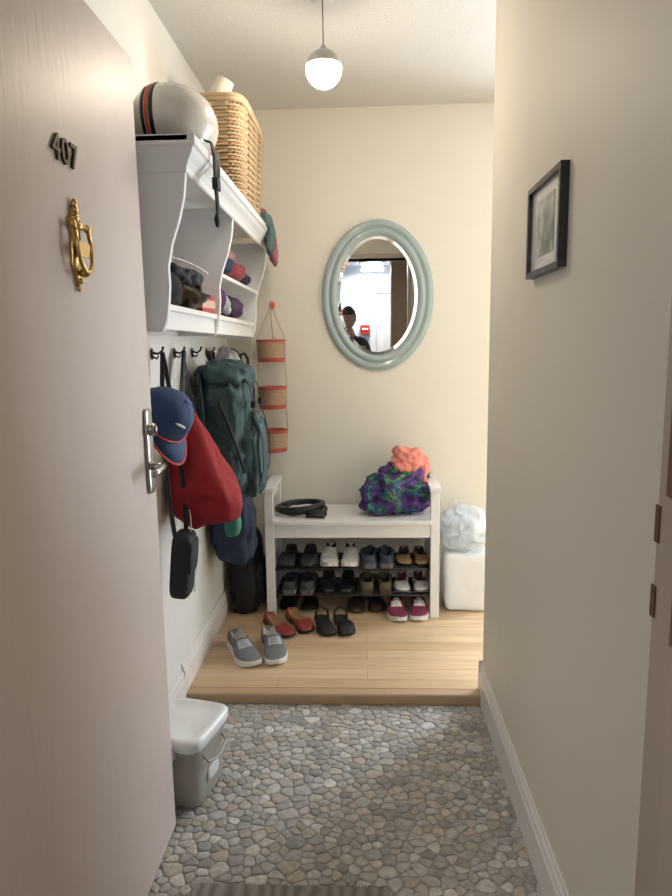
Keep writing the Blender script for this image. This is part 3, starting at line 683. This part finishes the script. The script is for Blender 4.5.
b.obj('batik_cloth_bag',[batik(),CORAL])
# plastic bags right of bench
def plastic():
    m,N,L,b=newmat('thin_plastic')
    b.inputs['Base Color'].default_value=(.80,.87,.92,1); b.inputs['Roughness'].default_value=.2
    tc=N.new('ShaderNodeTexCoord'); nz=N.new('ShaderNodeTexNoise'); nz.inputs['Scale'].default_value=9; nz.inputs['Detail'].default_value=3; nz.inputs['Distortion'].default_value=1.5
    L.new(tc.outputs['Object'],nz.inputs['Vector'])
    mr=N.new('ShaderNodeMapRange'); mr.inputs[1].default_value=.35; mr.inputs[2].default_value=.65; mr.inputs[3].default_value=.42; mr.inputs[4].default_value=.80
    L.new(nz.outputs['Fac'],mr.inputs[0]); L.new(mr.outputs[0],b.inputs['Alpha'])
    bp=N.new('ShaderNodeBump'); bp.inputs['Strength'].default_value=.7; bp.inputs['Distance'].default_value=.02
    L.new(nz.outputs['Fac'],bp.inputs['Height']); L.new(bp.outputs[0],b.inputs['Normal'])
    return m
PL=plastic()
PW=mat('white_plastic',(.78,.79,.80),.35,var=.04,bump=.4,bs=10,bd=.012)
b=MB(); b.sell((.498,3.17,WZ+.150),(.112,.100,.148),0,e=.22,e2=.25,n=44,disp=.03,freq=7,seed=4,ridge=.04,rf=7)
b.obj('white_shopping_bag',[PW])
b=MB(); b.sell((.490,3.16,WZ+.410),(.112,.10,.108),0,disp=.15,freq=8,seed=3,n=50,ridge=.22,rf=8,e=.8)
b.sell((.480,3.16,WZ+.395),(.078,.07,.08),1,disp=.2,freq=9,seed=6,n=30,ridge=.2,rf=9)
b.tube(bez((.46,3.14,WZ+.495),(.43,3.16,WZ+.585),(.49,3.17,WZ+.505)),.012,0,n=8,flat=(1,.2)); b.obj('plastic_bag',[PL,mat('bag_contents',(.50,.60,.67),.8)])

# ---------------------------------------------------------------- lidded bin
b=MB(); M=Matrix.Translation((-.560,1.81,.004))@Euler((0,0,R(-14))).to_matrix().to_4x4()
def rr(hx,hy,z,e=.32,n=40): return [(hx*sp(math.cos(2*math.pi*i/n),e),hy*sp(math.sin(2*math.pi*i/n),e),z) for i in range(n)]
def loft(rings,m,capb=True,capt=True):
    n=len(rings[0]); vs=[p for r in rings for p in r]; fs=[(i*n+j,i*n+(j+1)%n,(i+1)*n+(j+1)%n,(i+1)*n+j) for i in range(len(rings)-1) for j in range(n)]
    if capb: fs.append(tuple(reversed(range(n))))
    if capt: fs.append(tuple(range((len(rings)-1)*n,len(rings)*n)))
    b.add(vs,fs,m,M)
loft([rr(.078,.088,0),rr(.082,.093,.006),rr(.090,.103,.12),rr(.094,.107,.175),rr(.098,.111,.180),rr(.098,.111,.196)],0)
loft([rr(.102,.115,.192),rr(.104,.117,.196),rr(.104,.117,.216),rr(.100,.113,.224),rr(.087,.100,.229),rr(.082,.095,.226),rr(.03,.04,.229)],1)
b.tube([(.090,-.06,.16),(.108,-.058,.14),(.110,0,.12),(.108,.058,.14),(.090,.06,.16)],.004,0,n=8,M=M)
b.box((-.03,-.125,.174),(.03,-.110,.214),1,M)
b.sell((.089,-.0,.075),(.004,.035,.022),2,e=.5,n=8,M=M)
b.obj('lidded_storage_bin',[mat('bin_greige',(.42,.39,.34),.45),mat('bin_lid',(.80,.81,.79),.35),WSOLE])
b=MB(); b.box((XL,2.52,.36),(XL+.006,2.59,.475)); b.box((XL+.006,2.54,.375),(XL+.009,2.57,.41)); b.box((XL+.006,2.54,.425),(XL+.009,2.57,.46)); b.obj('wall_outlet',[WHITE],.001)

# ---------------------------------------------------------------- photographer (seen in mirror)
person=bpy.data.objects.new('photographer',None); S.collection.objects.link(person)
def skin_obj(name,verts,edges,radii,sub=2):
    me=bpy.data.meshes.new(name); me.from_pydata(verts,edges,[])
    ob=bpy.data.objects.new(name,me); S.collection.objects.link(ob)
    ob.modifiers.new('skin','SKIN'); 
    sv=me.skin_vertices[0].data if me.skin_vertices else None
    if sv is None: return ob
    for i,r in enumerate(radii):
        sv[i].radius=(r,r) if not isinstance(r,tuple) else r
    sv[0].use_root=True
    m=ob.modifiers.new('sub','SUBSURF'); m.levels=sub; m.render_levels=sub
    return ob
px,py=-.165,-.44
V=[(px,py,.95),(px,py,1.08),(px,py+.0,1.26),(px,py,1.40),(px,py+.01,1.49),(px,py+.03,1.57),
   (px-.095,py,.90),(px-.10,py+.02,.50),(px-.105,py-.01,.09),(px-.12,py+.13,.035),
   (px+.095,py,.90),(px+.10,py+.02,.50),(px+.105,py-.01,.09),(px+.12,py+.13,.035),
   (px-.165,py,1.405),(px-.215,py+.07,1.13),(-.125,-.10,1.215),
   (px+.165,py,1.405),(px+.235,py+.08,1.13),(.060,-.105,1.20)]
E=[(0,1),(1,2),(2,3),(3,4),(4,5),(0,6),(6,7),(7,8),(8,9),(0,10),(10,11),(11,12),(12,13),(3,14),(14,15),(15,16),(3,17),(17,18),(18,19)]
Rr=[(.15,.11),(.14,.10),(.165,.11),(.12,.085),.052,.055,.088,.06,.04,.035,.088,.06,.04,.035,.062,.044,.028,.062,.044,.028]
body=skin_obj('body',V,E,Rr)
bpy.context.view_layer.update()
me=bpy.data.meshes.new_from_object(body.evaluated_get(bpy.context.evaluated_depsgraph_get()))
body.modifiers.clear(); body.data=me
for m in (SKIN,mat('shirt_dark',(.035,.035,.05),.85),mat('jeans',(.03,.04,.07),.9),BLACKP): me.materials.append(m)
for p in me.polygons:
    c=p.center; p.use_smooth=True
    if c.z<.09: p.material_index=3
    elif c.z<.97: p.material_index=2
    elif c.z>1.475 : p.material_index=0
    elif c.y>py+.14: p.material_index=0
    else: p.material_index=1
body.parent=person
b=MB(); hc=Vector((px-.005,py+.055,1.655)); M=Matrix.Translation(hc)@Euler((R(-10),0,R(-10))).to_matrix().to_4x4()
vs=[];fs=[];n=36;K=48
for i in range(n+1):
    ph=math.pi*(i/n)-math.pi/2
    for j in range(K):
        th=2*math.pi*j/K; d=Vector((math.cos(ph)*math.cos(th),math.cos(ph)*math.sin(th),math.sin(ph)))
        p=Vector((d.x*.076,d.y*.096,d.z*.118))
        if d.z<0: p.x*=1-.25*(-d.z)**1.5; p.y*=(1-.12*(-d.z)) if d.y>0 else (1-.35*(-d.z))
        if d.y>0:
            ax=abs(p.x)
            p.y+= -.012*math.exp(-((ax-.032)/.016)**2-((p.z-.006)/.016)**2)
            p.y+= .010*math.exp(-(ax/.035)**2-((p.z-.032)/.012)**2)*.5
            wz=max(0,min(1,(.02-p.z)/.045)); 
            if -.042<p.z<.025: p.y+=.024*wz*math.exp(-(p.x/(.008+.006*wz))**2)
            p.y+=.006*math.exp(-(p.x/.022)**2-((p.z+.060)/.008)**2)
            p.y+=.008*math.exp(-(p.x/.02)**2-((p.z+.098)/.014)**2)
        vs.append(p)
for i in range(n):
    for j in range(K): fs.append((i*K+j,i*K+(j+1)%K,(i+1)*K+(j+1)%K,(i+1)*K+j))
b.add(vs,fs,0,M)
for s_ in (-1,1):
    b.sell((s_*.032,.080,.006),(.012,.010,.009),3,n=10,M=M); b.sell((s_*.032,.0895,.006),(.004,.002,.004),1,n=8,M=M)
    b.sell((s_*.079,-.005,-.005),(.008,.018,.030),0,n=12,M=M,rot=(R(-12),0,R(s_*18)))
    b.tube([(s_*.032+.022*math.cos(R(a)),.098,.005+.017*math.sin(R(a))) for a in range(0,360,20)],.0016,2,n=5,closed=True,M=M)
    b.tube([(s_*.054,.097,.01),(s_*.078,.05,.012),(s_*.082,-.005,.010)],.0016,2,n=5,M=M)
    b.tube([(s_*.018,.102,.034),(s_*.034,.098,.038),(s_*.050,.088,.033)],.003,1,n=5,M=M)
b.tube([(-.010,.099,.008),(0,.103,.011),(.010,.099,.008)],.0016,2,n=5,M=M)
b.tube([(-.022,.088,-.058),(-.01,.095,-.057),(.01,.095,-.057),(.022,.088,-.058)],.003,4,n=6,M=M)
vs=[];fs=[]
for i in range(n+1):
    ph=math.pi*(i/n)-math.pi/2
    for j in range(K):
        th=2*math.pi*j/K; d=Vector((math.cos(ph)*math.cos(th),math.cos(ph)*math.sin(th),math.sin(ph)))
        lim=.42 if d.y>.35 else (.05 if d.y>-.1 else -.5)
        k=1.0 if d.z>lim else .88
        r_=1+.03*noise.noise(d*7)
        vs.append(Vector((d.x*.085*k*r_,d.y*.105*k*r_-.004,d.z*.130*k*r_+.002)))
for i in range(n):
    for j in range(K): fs.append((i*K+j,i*K+(j+1)%K,(i+1)*K+(j+1)%K,(i+1)*K+j))
b.add(vs,fs,1,M)
b.obj('head',[SKIN,HAIR,BLACKP,WSOLE,mat('lips',(.35,.12,.10),.5)],parent=person)
b=MB(); b.box((-.062,-.022,1.215),(.012,-.014,1.362)); b.box((-.059,-.0228,1.219),(.009,-.0218,1.358),1); b.sell((-.006,-.0135,1.346),(.007,.002,.007),1,n=8); b.obj('phone',[mat('phone_case',(.55,.38,.10),.5),BLACKP],.003,parent=person)
def hand(name,wr,sx):
    wr=Vector(wr); kx=sx
    P=[tuple(wr),tuple(wr+Vector((-kx*.006,.035,.012))),tuple(wr+Vector((-kx*.010,.062,.020)))]
    Ed=[(0,1),(1,2)]; Ra=[(.026,.018),(.032,.016),(.034,.014)]
    edge=(.016 if kx>0 else -.066)
    for i,(z,l) in enumerate(((.040,.9),(.022,1.0),(.003,.95),(-.016,.78))):
        base=len(P)
        P+= [tuple(wr+Vector((-kx*.012,.070,z*.7+.020))),(edge+kx*.012,-.020,wr.z+.02+z),(edge-kx*.004,-.002,wr.z+.022+z),(edge-kx*.024*l,-.004,wr.z+.024+z)]
        Ed+=[(2,base),(base,base+1),(base+1,base+2),(base+2,base+3)]; Ra+=[.010,.009,.0085,.007]
    base=len(P)
    P+= [tuple(wr+Vector((-kx*.022,.030,.034))),(edge-kx*.006,-.045,wr.z+.070),(edge-kx*.018,-.034,wr.z+.092)]
    Ed+=[(1,base),(base,base+1),(base+1,base+2)]; Ra+=[.013,.010,.008]
    o=skin_obj(name,P,Ed,Ra,2); o.data.materials.append(SKIN); o.parent=person
hand('hand_right',(.060,-.105,1.20),1); hand('hand_left',(-.125,-.10,1.215),-1)

# shelf unit and everything resting on it sit slightly higher / further from the wall line
for o in bpy.data.objects:
    if o.name in ('wall_shelf_unit','bicycle_helmet','wicker_basket','paper_roll','bright_scarf','knit_scarf','winter_hat','small_box','charging_cable','folded_clothes','knitted_mittens'):
        o.location=(.006,0,.012)

# ---------------------------------------------------------------- lights
def area(name,loc,rot,sx,sy,e,col):
    l=bpy.data.lights.new(name,'AREA'); l.shape='RECTANGLE'; l.size=sx; l.size_y=sy; l.energy=e; l.color=col
    o=bpy.data.objects.new(name,l); S.collection.objects.link(o); o.location=loc; o.rotation_euler=rot; return o
area('daylight_window',(1.62,YB+.22,1.25),(R(-90),0,0),.95,1.9,165,(.82,.90,1.0))
area('hall_lamp_light',(.11,-1.72,HCH-.09),(0,0,0),.28,.28,20,(.95,.96,1.0))
area('added_fill_left',(-1.9,-.6,HCH-.05),(0,0,0),.4,.4,18,(1,.94,.86))  # added fill without a fixture, offsets the photographer's shadow
area('added_fill_right',(1.9,-.6,HCH-.05),(0,0,0),.4,.4,18,(1,.94,.86))  # second added fill on the right side, no fixture there
w=bpy.data.worlds.new('sky'); S.world=w; w.use_nodes=True; w.node_tree.nodes['Background'].inputs[0].default_value=(.6,.75,1,1); w.node_tree.nodes['Background'].inputs[1].default_value=1.0

# ---------------------------------------------------------------- camera
c=bpy.data.cameras.new('camera'); co=bpy.data.objects.new('camera',c); S.collection.objects.link(co)
c.sensor_fit='VERTICAL'; c.sensor_height=36; c.lens=26; c.clip_start=.01
co.matrix_world=Matrix.Translation((0,0,1.346))@Matrix.Rotation(R(2.62),4,'Z')@Matrix.Rotation(R(81.2),4,'X')@Matrix.Rotation(R(-.9),4,'Z')
S.camera=co
